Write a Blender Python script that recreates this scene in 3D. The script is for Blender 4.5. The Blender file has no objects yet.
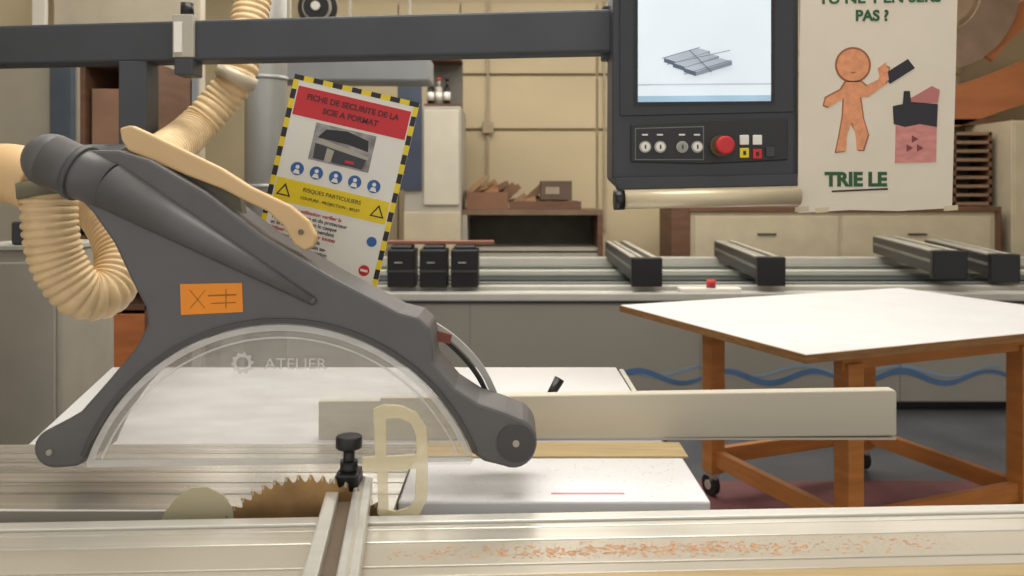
import bpy, bmesh, math, random
from mathutils import Vector, Matrix
random.seed(4)
F=800.0; HZ=190.0; CH=1.44
def X(px,d): return (px-512)/F*d
def Z(py,d): return CH-(py-HZ)/F*d
def W(px,py,d): return (X(px,d),d,Z(py,d))
sc=bpy.context.scene
try: sc.view_settings.view_transform='Standard'
except Exception: pass
def lin(c): return c/12.92 if c<=.04045 else ((c+.055)/1.055)**2.4
def rgb(h):
    h=h.lstrip('#'); return tuple(lin(int(h[i:i+2],16)/255) for i in (0,2,4))+(1,)
M={}
def mat(name,col,rough=.6,metal=0,var=.06,scale=(6,6,6),bump=0,emit=0,coat=0):
    if name in M: return M[name]
    m=bpy.data.materials.new(name); m.use_nodes=True; nt=m.node_tree
    b=nt.nodes['Principled BSDF']; c=rgb(col)
    b.inputs['Roughness'].default_value=rough; b.inputs['Metallic'].default_value=metal
    if coat: b.inputs['Coat Weight'].default_value=coat
    tc=nt.nodes.new('ShaderNodeTexCoord'); mp=nt.nodes.new('ShaderNodeMapping'); mp.inputs['Scale'].default_value=scale
    n=nt.nodes.new('ShaderNodeTexNoise'); n.inputs['Detail'].default_value=5; n.inputs['Scale'].default_value=1
    r=nt.nodes.new('ShaderNodeValToRGB')
    r.color_ramp.elements[0].color=tuple(x*(1-var*2.2) for x in c[:3])+(1,)
    r.color_ramp.elements[1].color=tuple(min(1,x*(1+var*2.2)) for x in c[:3])+(1,)
    r.color_ramp.elements[0].position=.3; r.color_ramp.elements[1].position=.7
    L=nt.links.new
    L(tc.outputs['Object'],mp.inputs[0]); L(mp.outputs[0],n.inputs['Vector']); L(n.outputs[0],r.inputs[0]); L(r.outputs[0],b.inputs['Base Color'])
    if bump:
        bp=nt.nodes.new('ShaderNodeBump'); bp.inputs['Strength'].default_value=bump; bp.inputs['Distance'].default_value=.004
        L(n.outputs[0],bp.inputs['Height']); L(bp.outputs[0],b.inputs['Normal'])
    if emit:
        L(r.outputs[0],b.inputs['Emission Color']); b.inputs['Emission Strength'].default_value=emit
    M[name]=m; return m
def clear(name,col,fac,rough=.15,amp=.06):
    m=bpy.data.materials.new(name); m.use_nodes=True; nt=m.node_tree; nt.nodes.clear()
    o=nt.nodes.new('ShaderNodeOutputMaterial'); t=nt.nodes.new('ShaderNodeBsdfTransparent')
    p=nt.nodes.new('ShaderNodeBsdfPrincipled'); p.inputs['Base Color'].default_value=rgb(col); p.inputs['Roughness'].default_value=rough
    mx=nt.nodes.new('ShaderNodeMixShader'); n=nt.nodes.new('ShaderNodeTexNoise'); tc=nt.nodes.new('ShaderNodeTexCoord')
    n.inputs['Detail'].default_value=4
    mp=nt.nodes.new('ShaderNodeMapping'); mp.inputs['Scale'].default_value=(1.5,3,9)
    mr=nt.nodes.new('ShaderNodeMapRange'); mr.inputs['From Min'].default_value=.3; mr.inputs['From Max'].default_value=.7
    mr.inputs['To Min'].default_value=max(0,fac-amp); mr.inputs['To Max'].default_value=fac+amp
    L=nt.links.new
    L(tc.outputs['Object'],mp.inputs[0]);L(mp.outputs[0],n.inputs['Vector']);L(n.outputs[0],mr.inputs[0]);L(mr.outputs[0],mx.inputs[0])
    L(t.outputs[0],mx.inputs[1]);L(p.outputs[0],mx.inputs[2]);L(mx.outputs[0],o.inputs[0])
    M[name]=m; return m
def grp(name,loc=(0,0,0),rot=(0,0,0)):
    e=bpy.data.objects.new(name,None); e.location=loc; e.rotation_euler=rot; e.empty_display_size=.05
    sc.collection.objects.link(e); return e
def obj(name,me,m,parent=None,smooth=False,bevel=0):
    o=bpy.data.objects.new(name,me); sc.collection.objects.link(o)
    if m: me.materials.append(m)
    if parent: o.parent=parent
    if smooth:
        for p in me.polygons: p.use_smooth=True
    if bevel:
        b=o.modifiers.new('b','BEVEL'); b.width=bevel; b.segments=2; b.limit_method='ANGLE'
    return o
def box(name,x0,x1,y0,y1,z0,z1,m,parent=None,bevel=0,rz=0,piv=(0,1.3)):
    vs=[]
    for x in (x0,x1):
        for y in (y0,y1):
            for z in (z0,z1):
                if rz:
                    dx,dy=x-piv[0],y-piv[1]; c,s=math.cos(rz),math.sin(rz)
                    vs.append((piv[0]+dx*c-dy*s,piv[1]+dx*s+dy*c,z))
                else: vs.append((x,y,z))
    fs=[(0,1,3,2),(4,6,7,5),(0,4,5,1),(2,3,7,6),(0,2,6,4),(1,5,7,3)]
    me=bpy.data.meshes.new(name); me.from_pydata(vs,[],fs); me.update()
    return obj(name,me,m,parent,bevel=bevel)
def slab(name,poly,z0,z1,m,parent=None,bevel=0):
    n=len(poly); vs=[(p[0],p[1],z0) for p in poly]+[(p[0],p[1],z1) for p in poly]
    fs=[tuple(range(n-1,-1,-1)),tuple(range(n,2*n))]+[(i,(i+1)%n,n+(i+1)%n,n+i) for i in range(n)]
    me=bpy.data.meshes.new(name); me.from_pydata(vs,[],fs); me.update(); return obj(name,me,m,parent,bevel=bevel)
def obox(name,p0,p1,w,h,m,parent=None,bevel=0):
    p0,p1=Vector(p0),Vector(p1); d=(p1-p0).normalized(); s=d.cross(Vector((0,0,1)))
    s=s.normalized() if s.length>.01 else Vector((1,0,0)); u=s.cross(d).normalized()
    vs=[]
    for p in (p0,p1):
        for a in (-1,1):
            for b in (0,-1): vs.append(p+s*a*w/2+u*b*h)
    fs=[(0,1,3,2),(4,6,7,5),(0,4,5,1),(2,3,7,6),(0,2,6,4),(1,5,7,3)]
    me=bpy.data.meshes.new(name); me.from_pydata([tuple(v) for v in vs],[],fs)
    bm=bmesh.new(); bm.from_mesh(me); bmesh.ops.recalc_face_normals(bm,faces=bm.faces); bm.to_mesh(me); bm.free()
    return obj(name,me,m,parent,bevel=bevel)
def plate(name,loops,y0,y1,m,parent=None,bevel=0):
    bm=bmesh.new(); es=[]
    for lp in loops:
        v=[bm.verts.new((p[0],y0,p[1])) for p in lp]
        for i in range(len(v)): es.append(bm.edges.new((v[i],v[(i+1)%len(v)])))
    bmesh.ops.triangle_fill(bm,use_beauty=True,use_dissolve=True,edges=es)
    if y1>y0:
        r=bmesh.ops.extrude_face_region(bm,geom=list(bm.faces))
        bmesh.ops.translate(bm,vec=(0,y1-y0,0),verts=[g for g in r['geom'] if isinstance(g,bmesh.types.BMVert)])
    bmesh.ops.recalc_face_normals(bm,faces=bm.faces)
    me=bpy.data.meshes.new(name); bm.to_mesh(me); bm.free()
    return obj(name,me,m,parent,bevel=bevel)
def pp(pts,d): return [(X(a,d),Z(b,d)) for a,b in pts]
def cyl(name,p0,p1,r,m,parent=None,r2=None,seg=32,bevel=0):
    p0,p1=Vector(p0),Vector(p1); d=p1-p0
    bm=bmesh.new(); bmesh.ops.create_cone(bm,cap_ends=True,segments=seg,radius1=r,radius2=r if r2 is None else r2,depth=d.length)
    mt=Matrix.Translation((p0+p1)/2)@d.to_track_quat('Z','Y').to_matrix().to_4x4()
    bmesh.ops.transform(bm,matrix=mt,verts=bm.verts)
    for f in bm.faces: f.smooth=len(f.verts)==4
    me=bpy.data.meshes.new(name); bm.to_mesh(me); bm.free()
    return obj(name,me,m,parent,bevel=bevel)
def ball(name,c,r,m,parent=None,sc3=(1,1,1)):
    bm=bmesh.new(); bmesh.ops.create_uvsphere(bm,u_segments=32,v_segments=16,radius=r)
    for v in bm.verts: v.co=Vector((v.co.x*sc3[0]+c[0],v.co.y*sc3[1]+c[1],v.co.z*sc3[2]+c[2]))
    me=bpy.data.meshes.new(name); bm.to_mesh(me); bm.free(); return obj(name,me,m,parent,smooth=True)
def catmull(P,n):
    P=[Vector(p) for p in P]; P=[P[0]*2-P[1]]+P+[P[-1]*2-P[-2]]; out=[]
    for i in range(1,len(P)-2):
        for k in range(n):
            t=k/n; a,b,c,d=P[i-1],P[i],P[i+1],P[i+2]
            out.append(.5*((2*b)+(c-a)*t+(2*a-5*b+4*c-d)*t*t+(3*b-a-3*c+d)*t**3))
    out.append(P[-2]); return out
def tube(name,P,r,m,parent=None,rib=0,pitch=.018,seg=24,taper=None):
    c=catmull(P,40); L=[0]
    for i in range(1,len(c)): L.append(L[-1]+(c[i]-c[i-1]).length)
    step=pitch/6 if rib else .01; n=max(4,int(L[-1]/step)); pts=[]; j=0
    for k in range(n+1):
        s=L[-1]*k/n
        while j<len(L)-2 and L[j+1]<s: j+=1
        t=(s-L[j])/max(1e-9,L[j+1]-L[j]); pts.append((c[j].lerp(c[j+1],min(1,t)),s))
    vs=[];fs=[]; up=None
    for k,(p,s) in enumerate(pts):
        a=pts[max(0,k-1)][0]; b=pts[min(n,k+1)][0]; d=(b-a).normalized()
        if up is None: up=d.orthogonal().normalized()
        up=(up-d*up.dot(d)).normalized(); sd=d.cross(up)
        rr=r*(1 if not taper else 1+(taper-1)*s/L[-1])
        if rib: rr+=rib*abs(math.sin(math.pi*s/pitch))**.7-rib*.5
        for q in range(seg):
            g=2*math.pi*q/seg; vs.append(tuple(p+up*math.cos(g)*rr+sd*math.sin(g)*rr))
    for k in range(n):
        for q in range(seg):
            fs.append((k*seg+q,k*seg+(q+1)%seg,(k+1)*seg+(q+1)%seg,(k+1)*seg+q))
    fs.append(tuple(range(seg-1,-1,-1))); fs.append(tuple(n*seg+q for q in range(seg)))
    me=bpy.data.meshes.new(name); me.from_pydata(vs,[],fs); me.update(); return obj(name,me,m,parent,smooth=True)
def text(name,s,size,loc,m,parent=None,align='CENTER',bold=0,ry=0,sx=1):
    cu=bpy.data.curves.new(name+'_f','FONT'); cu.body=s; cu.size=size; cu.align_x=align; cu.align_y='CENTER'; cu.offset=bold; cu.extrude=.0004
    t=bpy.data.objects.new(name+'_t',cu); sc.collection.objects.link(t)
    bpy.context.view_layer.update()
    me=bpy.data.meshes.new_from_object(t.evaluated_get(bpy.context.evaluated_depsgraph_get()))
    bpy.data.objects.remove(t)
    me.transform(Matrix.Translation(loc)@Matrix.Rotation(ry,4,'Y')@Matrix.Rotation(math.pi/2,4,'X')@Matrix.Diagonal((sx,1,1,1)))
    me.materials.clear(); return obj(name,me,m,parent)
def rect(x0,x1,z0,z1): return [(x0,z0),(x1,z0),(x1,z1),(x0,z1)]
def circ(cx,cz,r,n=28,rz=None): return [(cx+r*math.cos(2*math.pi*i/n),cz+(rz or r)*math.sin(2*math.pi*i/n)) for i in range(n)]

# ---------- materials
hood=mat('hood_grey','#5d5b5c',.45,0,.02,(20,20,20),.02)
dark=mat('dark_steel','#35373c',.45,0,.05)
blk=mat('black_plastic','#161618',.4,0,.1)
beam=mat('beam_grey','#3d4046',.5,0,.04)
alu=mat('aluminium','#d2d0c9',.3,.5,.03,(2,60,2))
alu2=mat('anodised_fence','#c8c0ae',.42,.05,.01,(2,2,20))
steel=mat('ground_steel','#d3cec4',.26,.65,.10,(.9,60,1),.04)  # stretched colour noise: machining streaks plus painted streaky reflections
slide=mat('sliding_table_alu','#b5ad9e',.36,.25,.02,(1.0,10,2))
slide2=mat('sliding_table_pale','#cdc8bc',.27,.4,.04,(1.2,50,2),.02)
white=mat('white_laminate','#dedee0',.22,0,.012,(3,3,3))
laminate=mat('table_white','#dadbdd',.4,0,.012)
mdf=mat('mdf','#b09a70',.6,0,.06,(6,60,20))
oak=mat('varnished_wood','#c68344',.42,0,.07,(4,4,30))
edge=mat('plywood_edge','#8f683f',.6,0,.12,(10,10,90))
cream=mat('cream_plastic','#d8b584',.5,0,.03)
hose=mat('hose_cream','#dabd90',.5,0,.05,(25,25,25))
olive=mat('olive_metal','#6f6a58',.6,0,.06)
wallm=mat('wall_paint','#b8aa8c',.8,0,.04,(1.2,1,1.2))
panelm=mat('wall_panel','#bfaf8e',.7,0,.04,(.6,1,1.2))
floorm=mat('concrete','#4b4d51',.4,0,.12,(2.5,2.5,2.5))
cncm=mat('machine_grey','#918e86',.5,0,.02,(1,1,1))
cncl=mat('machine_light','#bcbab2',.4,0,.03)
greyc=mat('cabinet_grey','#aba598',.6,0,.03)
creamc=mat('cabinet_cream','#c0b49a',.55,0,.03)
brown=mat('brown_wood','#694936',.6,0,.1,(3,3,20))
card=mat('cardboard','#9b7350',.8,0,.08)
orange=mat('orange_wood','#b56b3a',.5,0,.1,(3,3,14))
paper=mat('paper','#ddd2c0',.7,0,.012)
redm=mat('red','#c5262e',.5,0,.02); yel=mat('yellow','#e4c81a',.5,0,.02); ink=mat('ink','#26242a',.6,0,.03); green=mat('green_ink','#2b5a36',.7,0,.1)
orst=mat('orange_sticker','#ee8f1c',.5,0,.02); pink=mat('pink_marker','#cb8680',.7,0,.07,(30,30,60)); skin=mat('orange_pencil','#dc966c',.7,0,.06,(60,60,60))
blue=mat('blue_paint','#4a6a92',.5); wht=mat('sign_white','#e3e0d7',.5,0,.01)
gls=clear('polycarbonate','#e2ded6',.15,.12); acr=clear('acrylic_cream','#e8dcb6',.5,.2,.03)
rimc=clear('polycarbonate_edge','#e9e8e6',.42,.2)
bladem=mat('saw_blade_steel','#a18055',.36,.55,.12,(20,20,20))
carb=mat('carbide_tip','#c9c2b4',.3,.5)
chip=mat('wood_chips','#cf9b70',.8,0,.12,(60,60,60)); dust=mat('fine_sawdust','#d3bd98',.9,0,.1)
rubber=mat('rubber','#1d1d1f',.7)

# ---------- room
BY=8.7
box('floor',-5,6,-1.5,BY,-.1,0,floorm)
box('wall_back',-5,6,BY,BY+.15,0,4.4,wallm)
box('wall_left',-5.15,-5,-1.5,BY,0,4.4,wallm)
box('wall_right',6,6.15,-1.5,BY,0,4.4,wallm)
box('ceiling',-5,6,-1.5,BY,4.4,4.5,mat('ceiling_white','#d6d1c6',.8,0,.02))
g=grp('wall_cladding_panels')
d=8.66
for i,(a,b) in enumerate([(300,398),(399,460),(461,596),(598,680),(681,800),(801,960)]):
    for j,(t,u) in enumerate([(3,53),(55,74),(76,129),(131,260)]):
        box(f'panel_{i}_{j}',X(a,d)+.003,X(b,d)-.003,d-.012,BY-.002,Z(u,d)+.006,Z(t,d)-.006,panelm,g,.003)
for i,px in enumerate((488,604)):
    box(f'conduit_{i}',X(px,d)-.012,X(px,d)+.012,d-.05,d-.015,1.0,3.48,mat('conduit','#a3937a',.6),g)
box('wall_socket',X(488,d)-.06,X(488,d)+.06,d-.09,d-.05,2.05,2.17,mat('conduit','#a3937a',.6),g,.006)
pane=mat('daylight_glass','#fbf8f2',.3,0,0,emit=3.4); frm=mat('window_frame','#c9c6be',.5)  # glowing panels added above the view for bright reflections in the saw tables
for i in range(5):
    x=-4.6+i*2.1; g=grp(f'window_{i+1}')
    box('frame_bottom',x,x+1.95,8.62,8.698,3.56,3.61,frm,g); box('frame_top',x,x+1.95,8.62,8.698,4.27,4.32,frm,g)
    box('frame_left',x,x+.05,8.62,8.698,3.61,4.27,frm,g); box('frame_right',x+1.9,x+1.95,8.62,8.698,3.61,4.27,frm,g)
    box('glass',x+.05,x+1.9,8.66,8.69,3.61,4.27,pane,g)
for i in range(5):
    g=grp('ceiling_light',(0,0,0)); x=-3.4+i*1.9
    box('housing',x-.12,x+.12,2.2,6.2,4.30,4.395,greyc,g)
    box('diffuser',x-.1,x+.1,2.25,6.15,4.285,4.30,mat('lamp_diffuser','#fff8ec',.5,0,0,emit=7),g)

# ---------- saw body
R=math.radians(2.6)
saw=grp('sliding_table_saw')
bodym=mat('saw_body','#8f8d88',.5)
box('cabinet_body',-1.0,.2,1.45,2.3,.08,.85,bodym,saw,.01)
box('plinth',-.95,.15,1.5,2.25,0,.08,blk,saw)
box('iron_table',-1.75,-.2,1.352,1.70,.86,.9,steel,saw,.003)
gr=mat('groove','#8f8b83',.4,.4)
for i in range(5):
    y=1.42+i*.055
    box(f'table_groove_{i}',-1.75,-.2,y,y+.0018,.9,.9006,gr,saw)
slab('extension_table',[(-1.03,1.703),(.325,1.703),(.318,2.44),(-1.22,2.44)],.872,.9,white,saw,.004)
box('extension_table_front',-.198,.345,1.388,1.701,.872,.9,white,saw,.004)
box('extension_edge_side',.325,.338,1.72,2.43,.868,.896,alu,saw)
box('mdf_strip',-.18,.355,1.61,1.70,.9,.904,mdf,saw)
box('red_scale',.07,.20,1.42,1.426,.9,.9008,mat('scale_red','#d08a90',.5),saw)  # pink reflection on the white table, painted as a thin strip
def sb(n,y0,y1,z0,z1,m,x0=-1.9,x1=2.2,bev=.002): return box(n,x0,x1,y0,y1,z0,z1,m,saw,bev,R)
sb('carriage_beam',1.08,1.31,.70,.86,bodym)
sb('carriage_rear_rail',1.302,1.330,.85,.903,mat('rail_pale','#d8d5cd',.3,.3,.02,(1,30,1)))
sb('carriage_rear_lip',1.283,1.2995,.85,.899,slide2)
sb('carriage_gap',1.279,1.284,.85,.892,dark)
sb('carriage_deck_rear',1.235,1.279,.86,.9,slide2)
sb('t_slot',1.232,1.2352,.86,.896,dark)
sb('carriage_deck',1.155,1.232,.86,.9,slide)
sb('t_slot_front',1.152,1.155,.86,.895,dark)
sb('carriage_deck_front',1.124,1.152,.86,.9,slide)
sb('carriage_wood_lip',1.088,1.123,.85,.9,mdf)
sb('carriage_front_profile',1.03,1.087,.84,.885,alu)
for i,x in enumerate((-1.5,1.6)):
    box(f'carriage_leg_{i}',x-.06,x+.06,1.10,1.2,0,.70,bodym,saw,.005,R)
bc=(X(306,1.338),.789); n=52; bl=[]
R0=.171
for i in range(n):
    a=2*math.pi*i/n
    for da,rr in ((0,R0-.009),(.02,R0-.011),(.04,R0-.008),(.07,R0+.001),(.092,R0+.002),(.10,R0-.003)):
        bl.append((bc[0]+rr*math.cos(a+da),bc[1]+rr*math.sin(a+da)))
plate('saw_blade',[bl],1.3425,1.3455,bladem,saw)
for i in range(n):
    a=2*math.pi*i/n+.085
    if .2<a%(2*math.pi)<2.9:
        c0=(bc[0]+(R0-.003)*math.cos(a),bc[1]+(R0-.003)*math.sin(a))
        box(f'carbide_tip_{i}',c0[0]-.0014,c0[0]+.0014,1.342,1.346,c0[1]-.003,c0[1]+.0045,carb,saw)
plate('riving_knife',[pp([(160,524),(163,514),(176,498),(190,489),(206,488),(222,496),(231,508),(234,524)],1.338)],1.342,1.3444,mat('knife','#bfb698',.5,.2,.03),saw)

# ---------- blade guard
hd=1.42
G=grp('saw_blade_guard')
cx,cy,r=280,531,207
def arc(r,a0,a1,n=40): return [(cx+r*math.cos(math.radians(a0+(a1-a0)*i/n)),cy-r*math.sin(math.radians(a0+(a1-a0)*i/n))) for i in range(n+1)]
outer=[(75,150),(118,150),(150,160),(205,192),(262,236),(330,276),(398,312),(418,317),(430,328),(432,346),(433,362),(455,388),(478,403),(505,412)]
outer+=[(513+24*math.cos(math.radians(t)),443-26*math.sin(math.radians(t))) for t in range(80,-116,-15)]
outer+=[(484,462)]+arc(r,22,160.5)
outer+=[(75,467)]+[(54+21*math.cos(math.radians(t)),449-20*math.sin(math.radians(t))) for t in range(-80,-270,-20)]
outer+=[(80,412),(110,378),(135,348),(147,325),(145,308),(132,283),(113,243),(92,213),(66,186)]
plate('guard_shell',[pp(outer,hd)],hd,hd+.12,hood,G,.006)
rim=arc(r+6,22,159)+arc(r+1,159,22)
plate('arch_rim',[pp(rim,hd)],hd-.004,hd+.002,mat('hood_rim','#4b4a4b',.5,0,.02),G)
j0=Vector(W(52,161,1.435)); j1=Vector(W(112,186,1.43)); j2=Vector(W(312,301,1.416))
ball('channel_end_ball',j0,.049,hood,G)
cyl('channel_pipe',j0,j1,.049,hood,G,r2=.044,seg=48)
cyl('channel_collar',j0.lerp(j1,.42),j0.lerp(j1,.52),.0515,mat('hood_rim2','#504f50',.5,0,.02),G,seg=48)
cyl('channel_cone',j1,j2,.044,hood,G,r2=.007,seg=48)
ball('channel_tip',j2,.007,hood,G)
for i,(a,b,rr) in enumerate([(516,443,.006),(50,452,.005)]):
    p=Vector(W(a,b,hd)); cyl(f'bolt_{i}',p+Vector((0,-.005,0)),p+Vector((0,.01,0)),rr,greyc,G)
p=Vector(W(516,443,hd)); cyl('end_boss',p+Vector((0,-.003,0)),p+Vector((0,.01,0)),.034,mat('hood_dk','#454445',.5,0,.02),G)
cov=arc(r-1,160,22.5)+[(474,462),(470,466),(88,468),(84,464)]
plate('clear_cover_front',[pp(cov,hd)],hd+.008,hd+.012,gls,G)
plate('clear_cover_back',[pp(cov,hd)],hd+.105,hd+.109,gls,G)
plate('cover_rim',[pp(arc(r-1,160,22)+arc(r-7,22,160),hd)],hd+.002,hd+.008,rimc,G)
plate('cover_rim_inner',[pp(arc(r-13,158.5,23.5)+arc(r-15,23.5,158.5),hd)],hd+.004,hd+.008,rimc,G)
plate('cover_bottom_rim',[pp([(86,461),(473,457),(472,462),(86,468)],hd)],hd+.002,hd+.0075,rimc,G)
ec=W(241,364,hd)
gear=[]
for i in range(40):
    a=2*math.pi*i/40; rr=.020 if i%4<2 else .0165; gear.append((ec[0]+rr*math.cos(a),ec[2]+rr*math.sin(a)))
plate('etched_gear',[gear,circ(ec[0],ec[2],.011,16)],hd+.0065,hd+.0078,rimc,G)
text('etched_lettering','ATELIER',.028,(ec[0]+.095,hd+.007,ec[2]-.002),rimc,G,sx=1.1)
def ribbon(name,pts,w,d0,d1,m):
    P=catmull([(a,b,0) for a,b in pts],8); o=[];q=[]
    for i,p in enumerate(P):
        t=(P[min(len(P)-1,i+1)]-P[max(0,i-1)]).normalized(); nn=Vector((-t.y,t.x,0))*w/2
        o.append((p.x+nn.x,p.y+nn.y)); q.append((p.x-nn.x,p.y-nn.y))
    return plate(name,[pp(o+q[::-1],d0)],d0,d1,m,G)
ribbon('guide_arc_outer',[(425,320),(455,340),(482,370),(501,410)],6,1.535,1.545,mat('arc_grey','#b3b1ac',.4,.2,.02))
ribbon('guide_arc_dark',[(420,325),(450,345),(476,374),(494,410)],4,1.535,1.55,blk)
plate('guide_catch',[pp([(432,330),(452,335),(450,344),(431,340)],1.53)],1.53,1.54,mat('catch','#8b4a3c',.5),G)
sd=hd-.0015; stk=mat('stk','#9a5c14',.6)
plate('warning_sticker',[pp([(180,284),(242,283),(243,312),(181,315)],sd)],sd,hd,orst,G)
for i,(a,b) in enumerate([((190,290),(205,308)),((205,290),(190,308)),((226,289),(226,308))]):
    obox(f'sticker_line_{i}',W(a[0],a[1],sd-.0004),W(b[0],b[1],sd-.0004),.0009,.0009,stk,G)
plate('sticker_bar',[pp([(208,295),(236,294),(236,295.5),(208,296.5)],sd-.0008)],sd-.0008,sd,stk,G)
plate('sticker_bar_b',[pp([(211,303),(236,302),(236,303),(211,304)],sd-.0008)],sd-.0008,sd,stk,G)
plate('lever_bracket',[pp([(118,150),(134,143),(170,158),(215,180),(240,196),(243,216),(205,198),(160,176),(120,156)],1.465)],1.465,1.49,olive,G,.002)
plate('cream_lever',[pp([(119,128),(130,125),(150,134),(185,151),(220,168),(250,187),(290,206),(308,221),(316,236),(313,247),(304,251),(294,245),(284,227),(268,212),(245,201),(222,189),(185,175),(150,160),(128,151),(121,140)],1.44)],1.44,1.462,cream,G,.004)
p=Vector(W(301,232,1.44)); cyl('lever_screw',p+Vector((0,-.003,0)),p+Vector((0,.004,0)),.005,olive,G)

# ---------- overhead boom
B=grp('overhead_support_boom')
b0=Vector((-1.95,2.68,1.975)); b1=Vector((.31,2.40,1.975))
obox('boom_beam',b0,b1,.09,.128,beam,B,.008)
box('column',-2.02,-1.88,2.60,2.76,0,2.05,dark,B,.01)
bx=-1.205; box('hanging_post',bx-.045,bx+.045,2.54,2.63,1.52,1.85,beam,B,.004)
cyl('support_arm',W(56,160,1.50),(-1.205,2.55,1.56),.028,dark,B)
jx=X(186,2.52)
box('joint_plate',jx-.035,jx+.03,2.50,2.53,1.855,1.99,greyc,B,.003)
box('joint_label',jx-.028,jx-.004,2.495,2.50,1.87,1.965,wht,B)
box('joint_hinge',jx-.03,jx+.03,2.5,2.58,1.80,1.853,dark,B,.004)
cyl('joint_knob',(jx,2.53,1.99),(jx,2.53,2.03),.02,blk,B)

# ---------- control panel
cd=2.28
C=grp('machine_control_panel')
pnl=mat('panel_shell','#31343a',.42,0,.02)
plate('housing',[pp([(613,-25),(799,-25),(799,178),(790,186),(622,188),(612,178)],cd)],cd,cd+.13,pnl,C,.008)
plate('front_bezel',[pp([(620,-20),(794,-20),(794,112),(620,116)],cd-.006)],cd-.006,cd,mat('bezel','#2a2d32',.4,0,.02),C,.002)
plate('screen_frame',[pp([(634,-16),(775,-16),(775,104),(634,106)],cd-.008)],cd-.008,cd-.006,blk,C)
plate('display_screen',[pp([(638,-14),(771,-14),(771,101),(638,102)],cd-.01)],cd-.01,cd-.008,mat('screen','#ced9e2',.3,0,.02,emit=.5),C)
plate('status_bar',[pp([(638,96),(771,95),(771,101),(638,102)],cd-.0105)],cd-.0105,cd-.01,mat('scr_bar','#9fbfd6',.3,emit=.3),C)
plate('toolbar',[pp([(638,84),(771,83),(771,84.5),(638,85.5)],cd-.0105)],cd-.0105,cd-.01,mat('scr_tool','#b9c3cf',.3,emit=.3),C)
cl=mat('cad_blue','#5d6c80',.4,emit=.12); cl2=mat('cad_light','#b4bfcc',.4,emit=.3); cl3=mat('cad_mid','#8f9cad',.4,emit=.2)
def cad(n_,pts,m_,o_):
    q=cd-.0108-.0003*o_; plate(n_,[pp(pts,q)],q,cd-.0105,m_,C)
for k_,(ox,oy,L_) in enumerate([(664,58,34),(673,63,34),(684,68,36)]):
    base=[(ox,oy),(ox+L_,oy-10),(ox+L_+12,oy-7),(ox+12,oy+4)]
    side=[(ox,oy),(ox+12,oy+4),(ox+12,oy+8),(ox,oy+4)]
    frontf=[(ox+12,oy+4),(ox+L_+12,oy-7),(ox+L_+12,oy-3),(ox+12,oy+8)]
    cad(f'cad_top_{k_}',base,cl2,k_*3); cad(f'cad_side_{k_}',side,cl,k_*3+1); cad(f'cad_front_{k_}',frontf,cl3,k_*3+2)
for k_,(a,b) in enumerate([((662,58),(700,47)),((667,64),(730,50)),((684,74),(731,60)),((690,50),(712,72))]):
    q=cd-.0145; obox(f'cad_line_{k_}',W(a[0],a[1],q),W(b[0],b[1],q),.0015,.0015,cl,C)
bd=cd-.008; fld=mat('field','#202226',.5,0,.02)
plate('button_field',[pp([(631,124),(706,120),(788,118),(788,160),(706,164),(631,162)],bd)],bd,cd,fld,C,.003)
plate('button_outline',[pp([(635,128),(704,126),(704,160),(635,160)],bd-.001)],bd-.001,bd,mat('field_line','#6d7077',.5),C)
plate('button_outline_in',[pp([(636,129),(703,127),(703,159),(636,159)],bd-.002)],bd-.002,bd-.001,fld,C)
for i,a in enumerate((645,660,682,697)):
    p=Vector(W(a,147,bd)); cyl(f'button_ring_{i}',p+Vector((0,-.006,0)),p,.0165,greyc,C); cyl(f'button_{i}',p+Vector((0,-.009,0)),p+Vector((0,-.006,0)),.0125,[wht,wht,mat('btn_g','#8e938f',.4),wht][i],C)
    box(f'button_bar_{i}',p.x-.002,p.x+.002,bd-.010,bd-.009,p.z-.006,p.z+.006,ink,C)
    plate(f'button_mark_{i}',[pp([(a-3,134),(a+3,134),(a+3,135.5),(a-3,135.5)],bd-.003)],bd-.003,bd-.002,wht,C)
p=Vector(W(720,146,bd)); cyl('emergency_base',p+Vector((0,-.01,0)),p,.03,mat('em_dark','#5a4a2c',.5),C); cyl('emergency_stem',p+Vector((0,-.03,0)),p+Vector((0,-.01,0)),.015,redm,C)
cyl('emergency_mushroom',p+Vector((.004,-.05,0)),p+Vector((.004,-.03,0)),.026,redm,C,bevel=.006)
for i,(a,b,mm) in enumerate([(744,140,wht),(744,153,yel),(757,140,wht),(757,154,redm),(770,152,dark)]):
    p=W(a,b,bd); box(f'key_{i}',p[0]-.013,p[0]+.013,bd-.006,bd,p[2]-.014,p[2]+.014,mm,C,.002)
    if i in(1,3): box(f'key_mark_{i}',p[0]-.004,p[0]+.004,bd-.007,bd-.006,p[2]-.006,p[2]+.006,ink,C)
plate('handle_cover',[pp([(614,178),(798,174),(798,186),(618,190)],2.26)],2.26,2.30,pnl,C,.003)
cyl('handle_bar',W(622,200,2.24),W(799,196,2.24),.026,mat('handle_alu','#cbbd9f',.35,.2,.02,(2,2,20)),C)
cyl('handle_cap',W(614,200,2.24),W(624,200,2.24),.028,blk,C)
box('panel_bracket',X(612,2.4)-.03,X(612,2.4)+.1,2.38,2.44,1.83,1.99,dark,C,.005)

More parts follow.
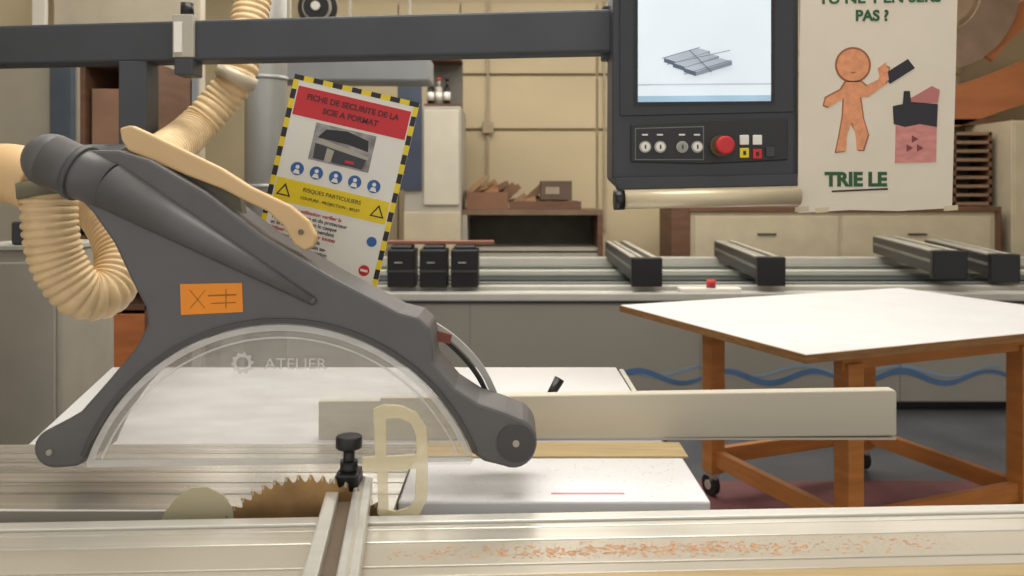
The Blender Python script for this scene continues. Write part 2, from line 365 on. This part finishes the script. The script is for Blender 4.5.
# ---------- paper poster
pd=2.262
Pg=grp('recycling_poster')
plate('paper_sheet',[pp([(801,-22),(958,-22),(955,100),(952,208),(900,211),(850,210),(798,213),(799,100)],pd)],pd,pd+.002,paper,Pg)
for i,(a,b) in enumerate([(795,207),(944,206),(815,208)]):
    plate(f'tape_{i}',[pp([(a,b),(a+14,b-1),(a+14,b+4),(a,b+5)],pd-.0006)],pd-.0006,pd,mat('tape','#cdbf9e',.4),Pg)
e=pd-.001
text('poster_text_top',"TU NE T'EN SERS",.042,(X(880,e),e,Z(-2,e)),green,Pg,bold=.0012,ry=-.02,sx=1.1)
text('poster_text_question',"PAS ?",.042,(X(872,e),e,Z(16,e)),green,Pg,bold=.0015)
text('poster_text_bottom',"TRIE LE",.054,(X(856,e),e,Z(180,e)),green,Pg,bold=.0025,sx=1.0)
plate('underline',[pp([(832,190.5),(888,188),(888,189.8),(832,192.3)],e)],e,pd,ink,Pg)
def pl(n,pts,m,o=0):
    q=e-.0004*o; plate('drawing_'+n,[pp(pts,q)],q,pd,m,Pg)
bp_=mat('brown_pencil','#96593a',.7,0,.05)
pl('head_line',circ(853,65,18),bp_); pl('head',circ(853,65,16),skin,1)
body=[(846,82),(861,82),(866,86),(878,80),(884,66),(889,68),(886,84),(868,97),(860,97),(863,118),(868,134),(863,150),(857,150),(856,135),(852,122),(847,135),(846,151),(836,152),(840,133),(843,115),(844,98),(829,107),(824,105),(826,98),(841,90)]
pl('body_line',[(x+(1.3 if x>852 else -1.3),y+(1 if y>100 else -1)) for x,y in body],bp_); pl('body',body,skin,1)
pl('mouth',[(850,72),(857,72),(853,73.5)],bp_,2)
pl('box_thrown',[(884,74),(908,59),(915,68),(890,84)],ink,1); pl('hand',[(878,68),(886,62),(889,80),(882,84)],skin,2)
pl('bin',[(896,122),(937,120),(936,162),(895,163)],pink,1)
pl('bin_fill',[(893,106),(903,104),(904,91),(910,91),(911,102),(938,104),(937,127),(920,124),(905,127),(894,124)],ink,2)
pl('bin_lid',[(911,98),(932,86),(940,90),(938,103),(911,103)],mat('pink_dk','#b87370',.7),2)
for i in range(3):
    a=math.radians(90+120*i); c0=(914+6*math.cos(a),145-6*math.sin(a)); pl(f'recycle_{i}',circ(c0[0],c0[1],4.4,3),mat('maroon','#7d3c42',.7),2)

# ---------- safety sign
sgd=1.75; S=grp('safety_instruction_sign',W(335,184,sgd),(0,math.radians(13.2),0))
w,h=.280,.430
plate('board',[rect(-w/2,w/2,-h/2,h/2)],0,.004,wht,S)
bw=.011; k=0
def dash(x0,x1,z0,z1):
    global k; plate(f'dash_{k}',[rect(x0,x1,z0,z1)],-.0008,0,[ink,yel][k%2],S); k+=1
nx,nz=13,19
for s in(1,-1):
    for i in range(nx):
        a=-w/2+w*i/nx; z=s*h/2; dash(a,a+w/nx,min(z,z-s*bw),max(z,z-s*bw))
    for i in range(nz):
        a=-h/2+bw+(h-2*bw)*i/nz; x=s*w/2; dash(min(x,x-s*bw),max(x,x-s*bw),a,a+(h-2*bw)/nz)
i0=w/2-bw-.003
plate('header_red',[rect(-i0,i0,.128,.192)],-.001,0,redm,S)
wt=mat('hdr_txt','#5a161c',.5)
text('header_line_a','FICHE DE SECURITE DE LA',.0175,(0,-.0015,.172),wt,S,bold=.0006)
text('header_line_b','SCIE A FORMAT',.0175,(0,-.0015,.149),wt,S,bold=.0006)
plate('photo_inset',[rect(-.07,.065,.040,.122)],-.001,0,mat('inset','#8f8d8c',.5,0,.25,(30,30,30)),S)
def ins(n_,pts,m_,o_): plate(n_,[pts],-.0012-.0003*o_,-.001,m_,S)
ins('photo_machine_table',[(-.066,.080),(.058,.066),(.060,.073),(-.05,.090)],greyc,1)
ins('photo_machine_body',[(-.06,.044),(.050,.044),(.055,.066),(-.062,.078)],dark,1)
ins('photo_machine_guard',[(-.06,.091),(-.045,.112),(.0,.118),(.05,.108),(.055,.084),(.01,.090)],blk,2)
ins('photo_machine_leg',[(-.035,.044),(-.02,.044),(-.018,.070),(-.034,.073)],greyc,3)
ins('photo_machine_red',[(.01,.05),(.03,.05),(.03,.056),(.01,.056)],redm,3)
bl2=mat('icon_blue','#2d5f9e',.5,0,.02)
for i in range(5):
    x=-.088+i*.043; plate(f'icon_{i}',[circ(x,.014,.0145)],-.001,0,bl2,S)
    plate(f'icon_head_{i}',[circ(x,.018,.0045,10)],-.0015,-.001,wht,S); plate(f'icon_body_{i}',[[(x-.008,.003),(x+.008,.003),(x+.004,.012),(x-.004,.012)]],-.0015,-.001,wht,S)
plate('warning_band',[rect(-i0,i0,-.062,-.012)],-.001,0,yel,S)
for i,x in enumerate((-.105,.105)):
    plate(f'triangle_{i}',[[(x-.016,-.050),(x+.016,-.050),(x,-.022)]],-.0015,-.001,ink,S); plate(f'triangle_in_{i}',[[(x-.011,-.047),(x+.011,-.047),(x,-.029)]],-.002,-.0015,yel,S)
gt=mat('grey_txt','#5d5a5c',.6); rt=mat('red_txt','#b5484c',.6)
text('band_text','RISQUES PARTICULIERS',.0125,(0,-.0015,-.028),ink,S); text('band_text_b','COUPURE - PROJECTION - BRUIT',.009,(0,-.0015,-.046),ink,S)
lines=['Avant toute utilisation verifier la','fixation de la lame et du protecteur','Porter les lunettes et le casque','et le casque anti-bruit pendant','Utiliser le poussoir pour toutes','les petites pieces de bois','Ne jamais passer la main au-','dessus de la lame en rotation','Arreter la machine avant tout','reglage ou nettoyage']
for i,l in enumerate(lines): text(f'line_{i}',l,.0115,(-i0+.008,-.0012,-.075-i*.0118),gt if i%4 else rt,S,align='LEFT',bold=.0002)
plate('no_entry',[circ(.105,-.17,.012)],-.001,0,redm,S); plate('no_entry_bar',[rect(.097,.113,-.1725,-.1675)],-.0015,-.001,wht,S)
plate('blue_mark',[circ(.107,-.105,.011)],-.001,0,bl2,S)
cyl('sign_holder_rod',(0,.004,-.17),(.0,-.207,-.17),.006,dark,S)

# ---------- hoses
H=grp('dust_extraction_hose')
tube('ribbed_hose_loop',[W(50,190,1.53),W(50,225,1.53),W(58,262,1.54),W(80,292,1.56),W(106,292,1.60),W(120,264,1.66),W(114,234,1.72),W(96,205,1.8)],.047,hose,H,rib=.006,pitch=.0145)
tube('hose_cuff',[W(-70,178,1.62),W(-20,174,1.60),W(15,174,1.56),W(42,184,1.55)],.058,cream,H)
cyl('hose_clamp',W(48,181,1.53),W(50,196,1.53),.055,olive,H)
H2=grp('dust_extraction_hose')
tube('ribbed_hose',[W(126,182,2.1),W(158,158,2.4),W(189,134,2.72),W(214,108,2.8),W(236,78,2.82),W(244,45,2.85),W(252,5,2.9),W(262,-60,2.95)],.062,hose,H2,rib=.008,pitch=.025)
cyl('metal_clamp',W(234,82,2.8),W(239,71,2.8),.072,mat('clamp_pale','#c9bda6',.4,.2),H2)

# ---------- rip fence
fd=1.725
Fg=grp('rip_fence')
plate('fence_profile',[pp([(380,398),(895,390),(897,393),(897,436),(380,441)],fd)],fd,fd+.03,alu2,Fg,.003)
plate('fence_profile_rear_part',[pp([(318,402),(380,401.5),(380,440),(318,442)],fd)],fd+.004,fd+.028,alu2,Fg,.001)
box('fence_foot_lip',-.27,.83,fd+.003,fd+.03,.9,.905,alu2,Fg)
box('fence_base',-.0,.15,fd+.032,fd+.10,.9,.96,dark,Fg,.004)
K=grp('clamp_lever')
cyl('lever_base',(X(548,1.95),1.95,.9),(X(548,1.95),1.95,.925),.014,blk,K)
cyl('lever_grip',(X(546,1.95),1.95,.92),(X(560,1.95),1.97,.975),.009,blk,K,r2=.013)

# ---------- crosscut rail with black clamp
T=grp('crosscut_fence_rail')
a0=Vector((-.284,1.41,.934)); a1=Vector((-.215,.85,.934)); dv=(a1-a0).normalized(); sv=Vector((-dv.y,dv.x,0))
if sv.x<0: sv=-sv
for n_,o,wd in(('rail_left',-.026,.022),('rail_right',.023,.030)):
    obox(n_,a0+sv*o,a1+sv*o,wd,.03,alu,T,.003)
obox('rail_web',a0+sv*-.002-Vector((0,0,.016)),a1+sv*-.002-Vector((0,0,.016)),.03,.014,mat('slot_brown','#6a5b49',.5),T)
obox('rail_groove',a0+sv*.023+Vector((0,0,.0008)),a1+sv*.023+Vector((0,0,.0008)),.005,.001,greyc,T)
k0=Vector((X(349,1.385),1.385,.93))
box('clamp_foot',k0.x-.02,k0.x+.02,1.36,1.41,.90+.018,.955,blk,T,.004)
cyl('clamp_stem',(k0.x,1.385,.95),(k0.x,1.385,1.0),.010,blk,T)
cyl('clamp_collar',(k0.x,1.385,.945),(k0.x,1.385,.972),.015,blk,T)
cyl('clamp_knob',(k0.x,1.385,.993),(k0.x,1.385,1.015),.0235,blk,T,bevel=.004,seg=10)

# ---------- acrylic push handle
A=grp('push_stick_handle'); ad=1.325
o=[(373,409),(384,405),(400,406),(416,413),(426,428),(428,445),(427,500),(420,514),(404,521),(386,523),(378,514),(377,472),(362,471),(362,458),(375,457)]
h1=[(386,419),(400,418),(411,424),(416,436),(416,455),(386,457)]
h2=[(387,471),(416,469),(415,498),(409,508),(396,512),(388,510)]
plate('handle_plate',[pp(o,ad),pp(h1,ad),pp(h2,ad)],ad,ad+.008,acr,A,.001)

# ---------- shavings
def scatter(name,items,m):
    vs=[];fs=[]
    for (x,y,z,l) in items:
        a=random.gauss(0,.6); w_=l*random.uniform(.2,.45); c,s=math.cos(a),math.sin(a); b=len(vs)
        for u,v,q in((-1,-1,0),(1,-1,.0003),(1,1,.0006),(-1,1,.0003),(0,0,.0008)): vs.append((x+u*l*c-v*w_*s,y+u*l*s+v*w_*c,z+q))
        fs.extend([(b,b+1,b+4),(b+1,b+2,b+4),(b+2,b+3,b+4),(b+3,b,b+4)])
    me=bpy.data.meshes.new(name); me.from_pydata(vs,[],fs); me.update(); obj(name,me,m)
it=[]
for i in range(520):
    px=random.gauss(650,90) if random.random()<.7 else random.uniform(390,960); x=(px-512)/800*1.2
    y=1.192+random.gauss(0,.012)+x*math.tan(R)
    if 1.165+x*math.tan(R)<y<1.226+x*math.tan(R): it.append((x,y,.9004,random.uniform(.001,.0042)))
scatter('wood_shavings',it,chip)
it=[]
for i in range(900):
    x=random.uniform(-.12,.7); y=random.uniform(1.162,1.226)+x*math.tan(R); it.append((x,y,.9003,random.uniform(.0004,.0013)))
for i in range(500):
    it.append((random.gauss(-.4,.12),random.uniform(1.36,1.6),.9003,random.uniform(.0004,.0012)))
for i in range(300):
    it.append((random.uniform(-.15,.32),random.uniform(1.40,1.60),.9003,random.uniform(.0004,.0012)))
it=[q for q in it if not(-.34<q[0]<-.18)]
scatter('fine_sawdust',it,dust)

# ---------- white work table
TB=grp('workshop_table',(.51,3.76,0),(0,0,math.radians(22)))
Lx,Ly=1.76,1.22
box('table_top',0,Lx,-Ly,0,.872,.9,laminate,TB,.002)
box('table_top_edge_front',0,Lx,-Ly-.006,-Ly,.870,.898,edge,TB)
box('table_top_edge_side',-.006,0,-Ly-.006,0,.870,.898,edge,TB)
us=(.40,1.33); vsn=(.17,1.0); lw=.038
for i,u in enumerate(us):
    for j,v in enumerate(vsn):
        box(f'leg_{i}{j}',u-lw,u+lw,-v-lw,-v+lw,.12,.80,oak,TB,.004)
        cyl(f'caster_stem_{i}{j}',(u,-v,.08),(u,-v,.125),.02,alu,TB)
        cyl(f'caster_wheel_{i}{j}',(u-.016,-v+.02,.054),(u+.016,-v+.02,.054),.05,rubber,TB)
        cyl(f'caster_hub_{i}{j}',(u-.02,-v+.02,.054),(u+.02,-v+.02,.054),.022,alu,TB)
        box(f'caster_fork_{i}{j}',u-.026,u+.026,-v-.02,-v+.035,.10,.118,alu,TB)
for j,v in enumerate(vsn):
    box(f'apron_long_{j}',us[0]-.05,us[1]+.05,-v-.02,-v+.02,.775,.872,oak,TB,.003)
    box(f'stretcher_long_{j}',us[0]+lw,us[1]-lw,-v-.018,-v+.018,.155,.23,oak,TB,.003)
for i,u in enumerate(us):
    box(f'apron_short_{i}',u-.02,u+.02,-vsn[1]+.02,-vsn[0]-.02,.79,.872,oak,TB,.003)
    box(f'stretcher_short_{i}',u-.018,u+.018,-vsn[1]+lw,-vsn[0]-lw,.155,.23,oak,TB,.003)
box('floor_mat',.75,2.9,2.3,3.95,0,.004,mat('red_mat','#74474a',.8,0,.08,(8,8,8)))

# ---------- CNC machine
N=grp('cnc_machining_centre')
x0,x1=-1.9,4.6
box('front_panel',x0,x1,5.2,5.32,.06,.72,cncm,N,.01)
box('bed_body',x0,x1,5.32,7.1,.06,.70,cncm,N,.01)
box('plinth',x0+.05,x1-.05,5.3,7.0,0,.06,blk,N)
box('front_top_lip',x0,x1,5.17,5.30,.72,.775,cncl,N,.01)
box('front_dark_gap',x0,x1,5.19,5.33,.705,.72,dark,N)
pale=mat('rail_white','#c9c6bd',.35,.1,.02)
box('front_rail',x0,x1,5.34,5.42,.70,.80,pale,N,.005)
gg=mat('rail_greygreen','#727a73',.45,.1,.03)
for i,(y0,y1,z,mm) in enumerate([(5.52,5.60,.80,gg),(5.72,5.84,.80,dark),(5.95,6.05,.81,gg),(6.25,6.35,.81,pale),(6.5,6.6,.82,gg),(6.85,6.98,.86,pale)]):
    box(f'long_rail_{i}',x0,x1,y0,y1,.70,z,mm,N,.004)
for i,px in enumerate((300,470,700,900)):
    box(f'panel_seam_{i}',X(px,5.2)-.003,X(px,5.2)+.003,5.197,5.2,.07,.70,mat('seam','#7d7a74',.6),N)
def wave(n_,a0_,a1_,base,amp,cyc,ph,th,m_,y_):
    u_=[];l_=[]
    for i in range(81):
        t=i/80; px=a0_+(a1_-a0_)*t; y=base+amp*math.sin(t*2*math.pi*cyc+ph); q=th*(.5+.5*abs(math.sin(t*9+1)))
        u_.append((px,y-q)); l_.append((px,y+q))
    plate(n_,[pp(u_+l_[::-1],y_)],y_,5.2,m_,N)
wave('blue_wave_decal',606,1010,377,6,4.6,2.4,3.0,blue,5.196)
wave('blue_wave_decal_thin',640,1000,371,5,3.7,.5,1.6,mat('pale_blue','#7f94aa',.5),5.197)
prof=mat('profile_dark','#2c2c2e',.4,.1,.03); atop=mat('alu_top','#b5b1a6',.4,.1,.03)
def podbeam(n,nearpx,farpx,dn,df,wd,zt):
    p0=Vector((X(nearpx,dn),dn,zt)); p1=Vector((X(farpx,df),df,zt))
    obox(n+'_profile',p0,p1,wd,.14,prof,N,.004)
    obox(n+'_side_strip',p0+Vector((0,0,-.05)),p1+Vector((0,0,-.05)),wd+.006,.02,mat('strip_grey','#7b7a76',.4,.2),N)
    for i_,s_ in enumerate((-.36,-.10,.36)):
        q=Vector((wd*s_,0,.010)); obox(n+f'_top_{i_}',p0+q,p1+q,wd*(.2 if i_!=1 else .14),.010,atop,N,.002)
    dd=(p1-p0).normalized()
    obox(n+'_end_cap',p0-dd*.05+Vector((0,0,.015)),p0+dd*.02+Vector((0,0,.015)),wd+.01,.19,blk,N,.008)
podbeam('pod_beam_a',646,616,5.25,7.0,.19,.985)
podbeam('pod_beam_b',770,724,5.25,7.0,.17,.99)
podbeam('pod_beam_c',948,885,5.25,7.0,.20,1.03)
podbeam('pod_beam_d',1003,935,5.35,7.05,.17,1.0)
for i,a in enumerate((402,434,465)):
    x=X(a,5.3); box(f'vacuum_pod_{i}',x-.09,x+.09,5.24,5.45,.80,1.05,blk,N,.01)
    box(f'pod_band_{i}',x-.092,x+.092,5.232,5.45,.90,.915,mat('podband','#3c3c40',.4),N)
    box(f'pod_top_{i}',x-.07,x+.07,5.26,5.43,1.05,1.075,dark,N,.01)
    box(f'pod_label_{i}',x-.04,x+.01,5.231,5.24,.96,.968,greyc,N)
box('plank_on_pods',X(388,5.4),X(494,5.4),5.30,5.42,1.08,1.10,mat('red_plank','#8a5a48',.6),N)
box('terminal_box',X(680,5.2),X(742,5.2),5.2,5.3,.775,.80,wht,N,.004)
cyl('red_stop_base',W(711,291,5.24),W(711,286,5.24),.03,dark,N)
cyl('red_stop_button',W(711,286,5.24),W(711,280,5.24),.03,redm,N)

# ---------- background furniture
d=7.7
Q=grp('sideboard_cabinet')
xa,xb=X(690,d),X(995,d)
box('carcass',xa,xb,d,8.3,.0,1.23,creamc,Q,.005)
box('top',xa-.02,xb+.02,d-.03,8.32,1.23,1.28,brown,Q,.004)
box('side_panel',X(671,d),xa,d-.02,8.3,0,1.28,brown,Q,.004)
box('right_trim',xb,xb+.05,d-.02,8.3,0,1.28,brown,Q)
for i,(a,b) in enumerate([(694,838),(842,990)]):
    for j,(t,u) in enumerate([(216,257),(261,330)]):
        box(f'drawer_{i}{j}',X(a,d),X(b,d),d-.02,d,Z(u,d),Z(t,d),creamc,Q,.005)
        c0=(X(a,d)+X(b,d))/2; box(f'drawer_handle_{i}{j}',c0-.09,c0+.09,d-.035,d-.02,Z(t,d)-.18,Z(t,d)-.165,dark,Q)
Q=grp('workbench_shelf')
xa,xb=X(462,d),X(603,d)
box('bench_top',xa,xb,d,8.4,1.20,1.25,mat('bench_brown','#76604b',.6),Q)
box('side_left',xa,xa+.05,d,8.4,0,1.2,greyc,Q); box('side_right',xb-.05,xb,d,8.4,0,1.2,brown,Q)
box('back',xa+.05,xb-.05,8.3,8.35,0,1.2,mat('dk_grey','#5a574f',.7),Q); box('shelf',xa+.05,xb-.05,d+.05,8.3,.85,.88,greyc,Q); box('lower_drawers',xa+.05,xb-.05,d+.02,8.28,0,.83,greyc,Q)
Q=grp('wood_offcuts_crate')
xa,xb=X(466,d),X(508,d)
box('crate_front',xa,xb,7.78,7.8,1.252,1.42,mat('crate_brown','#7d5a42',.7),Q); box('crate_back',xa,xb,8.2,8.22,1.252,1.42,brown,Q); box('crate_l',xa,xa+.02,7.8,8.2,1.252,1.42,brown,Q); box('crate_r',xb-.02,xb,7.8,8.2,1.252,1.42,brown,Q)
xc=X(582,d)
box('tray_front',xb+.01,xc,7.78,7.8,1.252,1.33,brown,Q); box('tray_back',xb+.01,xc,8.2,8.22,1.252,1.33,brown,Q); box('tray_bottom',xb+.01,xc,7.8,8.2,1.252,1.27,brown,Q)
offm=[card,mat('off_a','#8b6c4e',.7),mat('off_b','#a1805c',.7),mat('off_c','#75563f',.7)]
for i in range(34):
    x=random.uniform(xa+.08,xc-.12); y=random.uniform(7.85,8.15); a=random.uniform(-.9,.9); L_=random.uniform(.12,.28)
    zb=1.42 if x<xb else 1.33
    obox(f'offcut_{i}',(x-L_*math.cos(a)*.5,y,zb+.01),(x+L_*math.cos(a)*.5,y,zb+.03+abs(math.sin(a))*L_*.7),.08,random.uniform(.04,.09),offm[i%4],Q)
box('carton',X(541,d),X(573,d),7.82,8.1,1.34,1.53,mat('dark_card','#5d4c40',.8),Q,.005); box('carton_label',X(546,d),X(560,d),7.815,7.82,1.40,1.47,mat('lab_t','#9b8c78',.8),Q)
Q=grp('storage_cupboard'); d=7.6
box('body',X(404,d),X(461,d),d,8.4,0,Z(106,d),greyc,Q,.01)
box('door_panel',X(424,d),X(459,d),d-.02,d,Z(205,d),Z(110,d),mat('door_pale','#c6bfae',.5,0,.02),Q,.006)
box('blue_side_door',X(398,d),X(422,d),d-.03,d-.001,Z(190,d),Z(84,d),mat('navy','#3d4557',.5),Q,.004)
box('lower_front',X(404,d),X(461,d),d-.02,d,.7,Z(212,d),creamc,Q,.006)
Q=grp('bottle_shelf'); zb=Z(106,d)+.002
box('shelf_board',X(424,d),X(461,d),d,d+.3,zb,zb+.02,brown,Q)
for i,(a,m_) in enumerate([(431,blk),(439,greyc),(447,blk)]):
    b0_=Vector((X(a,d+.1),d+.1,zb+.02)); cyl(f'bottle_{i}',b0_,b0_+Vector((0,0,.17)),.032,m_,Q); cyl(f'neck_{i}',b0_+Vector((0,0,.17)),b0_+Vector((0,0,.23)),.014,m_,Q); cyl(f'cap_{i}',b0_+Vector((0,0,.23)),b0_+Vector((0,0,.26)),.018,redm if i==1 else blk,Q)
    cyl(f'label_{i}',b0_+Vector((0,0,.04)),b0_+Vector((0,0,.12)),.033,wht,Q)
box('shelf_top',X(424,d),X(461,d),d,d+.3,Z(60,d),Z(57,d),brown,Q)
box('shelf_back',X(424,d),X(461,d),d+.28,d+.3,zb+.02,Z(60,d),mat('dk_grey2','#6a655c',.7),Q)
Q=grp('ventilation_duct'); dd=6.2
obox('horizontal_duct',W(270,59,dd),W(432,60,dd),.3,.19,mat('duct_grey','#8d9092',.5,.2,.02),Q,.02)
for i,px in enumerate((290,350,410)):
    box(f'hanger_{i}',X(px,dd)-.008,X(px,dd)+.008,dd-.01,dd+.01,Z(62,dd),4.28,greyc,Q)
Q=grp('metal_exhaust_pipe'); dd=4.1
xx=X(266,dd); sil=mat('galvanised','#a8a8a5',.4,.4,.04,(4,4,4))
cyl('pipe',(xx,dd,.0),(xx,dd,4.4),.105,sil,Q)
for z in(.9,1.45,2.0,2.6,3.2): cyl(f'seam_{z}',(xx,dd,z),(xx,dd,z+.02),.110,sil,Q)
Q=grp('hose_reel'); dd=5.5
c0=Vector(W(318,8,dd))
for i,(r_,m_) in enumerate([(.135,blk),(.10,greyc),(.085,blk),(.03,wht)]):
    cyl(f'reel_disc_{i}',c0+Vector((0,-.02*i-.02,0)),c0+Vector((0,-.02*i,0)),r_,m_,Q)
box('reel_arm',c0.x-.02,c0.x+.02,dd,dd+.03,c0.z,4.4,dark,Q)
Q=grp('electrical_cabinet'); dd=3.0
box('body',X(-40,dd),X(62,dd),dd,dd+.4,.06,Z(250,dd),greyc,Q,.012); box('door',X(-35,dd),X(57,dd),dd-.015,dd,.12,Z(262,dd),greyc,Q,.006)
box('base',X(-38,dd),X(60,dd),dd+.02,dd+.38,0,.06,blk,Q); box('top_cap',X(-42,dd),X(64,dd),dd-.01,dd+.41,Z(250,dd),Z(246,dd),cncl,Q)
Q=grp('tool_case'); t0=Z(246,dd)
box('case',X(2,dd),X(36,dd),dd+.05,dd+.3,t0,t0+.09,dark,Q,.01); box('case_handle',X(12,dd),X(26,dd),dd+.16,dd+.18,t0+.09,t0+.11,blk,Q,.004)
Q=grp('wooden_storage_rack'); dd=4.6
xa,xb=X(80,dd),X(150,dd)
box('side_l',xa,xa+.03,dd,dd+.6,0,Z(66,dd),brown,Q); box('side_r',xb-.03,xb,dd,dd+.6,0,Z(66,dd),brown,Q)
box('back',xa,xb,dd+.58,dd+.6,0,Z(66,dd),mat('pinkish_board','#a08574',.7),Q)
for i,py in enumerate((150,235,310,66)): box(f'shelf_{i}',xa,xb,dd,dd+.6,Z(py,dd),Z(py,dd)+.03,brown,Q)
box('lower_door',xa+.03,xb-.03,dd,dd+.02,.1,Z(314,dd),orange,Q,.005)
box('stored_box',xa+.05,xb-.05,dd+.03,dd+.5,Z(150,dd)+.03,Z(88,dd),mat('brown_box','#93705b',.7),Q,.006)
box('stored_panels',xa+.05,xb-.1,dd+.1,dd+.5,Z(235,dd)+.03,Z(165,dd),greyc,Q,.006)
Q=grp('shop_partition'); dd=6.4
box('panel_left',X(-60,dd),X(50,dd),dd,dd+.1,0,2.62,mat('partition','#aaa497',.6,0,.02),Q,.01)
box('panel_mid',X(52,dd),X(200,dd),dd+.02,dd+.12,0,3.3,mat('partition2','#beb5a2',.6,0,.03),Q,.01)
box('blue_post',X(54,dd),X(76,dd),dd-.06,dd,0,2.75,mat('blue_grey','#4b5663',.5),Q,.01)
box('top_rail',X(-60,dd),X(50,dd),dd-.02,dd+.1,2.62,2.70,dark,Q)
box('window_band',X(145,dd),X(198,dd),dd-.01,dd+.02,1.9,2.4,mat('pane','#8b9096',.2),Q)
box('white_post',X(36,dd),X(48,dd),dd-.05,dd,2.7,3.4,wht,Q)
Q=grp('wooden_drying_rack'); dd=7.9
xa,xb=X(953,dd),X(992,dd)
box('side_l',xa,xa+.03,dd,dd+.35,1.281,Z(132,dd),brown,Q); box('side_r',xb-.03,xb,dd,dd+.35,1.281,Z(132,dd),brown,Q)
for i in range(9):
    z=1.29+i*(Z(134,dd)-1.3)/8; box(f'tray_{i}',xa,xb,dd,dd+.35,z,z+.03,mat('tray_wood','#8b6f58',.7),Q)
box('rack_back',xa,xb,dd+.33,dd+.35,1.281,Z(132,dd),mat('dk_grey','#4a4742',.7),Q)
Q=grp('tall_cupboard')
box('body',X(999,dd),X(1075,dd),7.7,8.5,0,Z(122,dd),creamc,Q,.01); box('door',X(1001,dd),X(1036,dd),7.68,7.7,.1,Z(126,dd),creamc,Q,.006)
Q=grp('curved_timber_panels'); dd=8.3
rw=mat('rust_wood','#b06e45',.6,0,.06,(2,2,8))
plate('board_low',[pp([(935,92),(980,78),(1060,46),(1060,92),(1000,112),(960,126),(940,128)],dd)],dd,dd+.05,rw,Q)
plate('board_upper',[pp([(975,52),(990,24),(1015,4),(1060,-20),(1060,12),(1020,30),(1000,48),(990,62)],dd)],dd-.05,dd-.01,rw,Q)
def arcband(n_,cx_,cy_,r0,r1,a0_,a1_,mm,d_):
    A_=[(cx_+r1*math.cos(math.radians(a0_+(a1_-a0_)*i/24)),cy_-r1*math.sin(math.radians(a0_+(a1_-a0_)*i/24))) for i in range(25)]
    B_=[(cx_+r0*math.cos(math.radians(a0_+(a1_-a0_)*i/24)),cy_-r0*math.sin(math.radians(a0_+(a1_-a0_)*i/24))) for i in range(25)]
    plate(n_,[pp(A_+B_[::-1],d_)],d_,d_+.03,mm,Q)
arcband('arch_a',940,-10,42,80,-95,20,mat('taupe_wood','#8b7563',.6),8.20)
arcband('arch_b',940,-10,6,36,-95,20,mat('taupe2','#a0866f',.6),8.20)
box('panel_support',X(930,dd),X(1060,dd),dd,8.64,Z(125,dd),Z(119,dd),brown,Q)

# ---------- lighting
wd=bpy.data.worlds.new('World'); sc.world=wd; wd.use_nodes=True
bg=wd.node_tree.nodes['Background']; bg.inputs[0].default_value=(1,.965,.91,1); bg.inputs[1].default_value=.98
def area(n_,loc,sx,sy,pw,rot=(0,0,0),col=(1,.96,.89)):
    l=bpy.data.lights.new(n_,'AREA'); l.shape='RECTANGLE'; l.size=sx; l.size_y=sy; l.energy=pw; l.color=col
    o_=bpy.data.objects.new(n_,l); o_.location=loc; o_.rotation_euler=rot; sc.collection.objects.link(o_)
area('ceiling_lamp_near',(0,2.0,4.2),3,1.5,110)
area('ceiling_lamp_far',(0.5,6.0,4.2),6,2,160)
# ---------- camera
cam=bpy.data.cameras.new('camera'); co=bpy.data.objects.new('camera',cam); sc.collection.objects.link(co)
co.location=(0,0,CH); co.rotation_euler=(math.pi/2,0,0); cam.sensor_width=36; cam.lens=36*F/1024; cam.shift_y=-(288-HZ)/1024; cam.clip_start=.05
cam.dof.use_dof=True; cam.dof.focus_distance=1.75; cam.dof.aperture_fstop=4.5
sc.camera=co
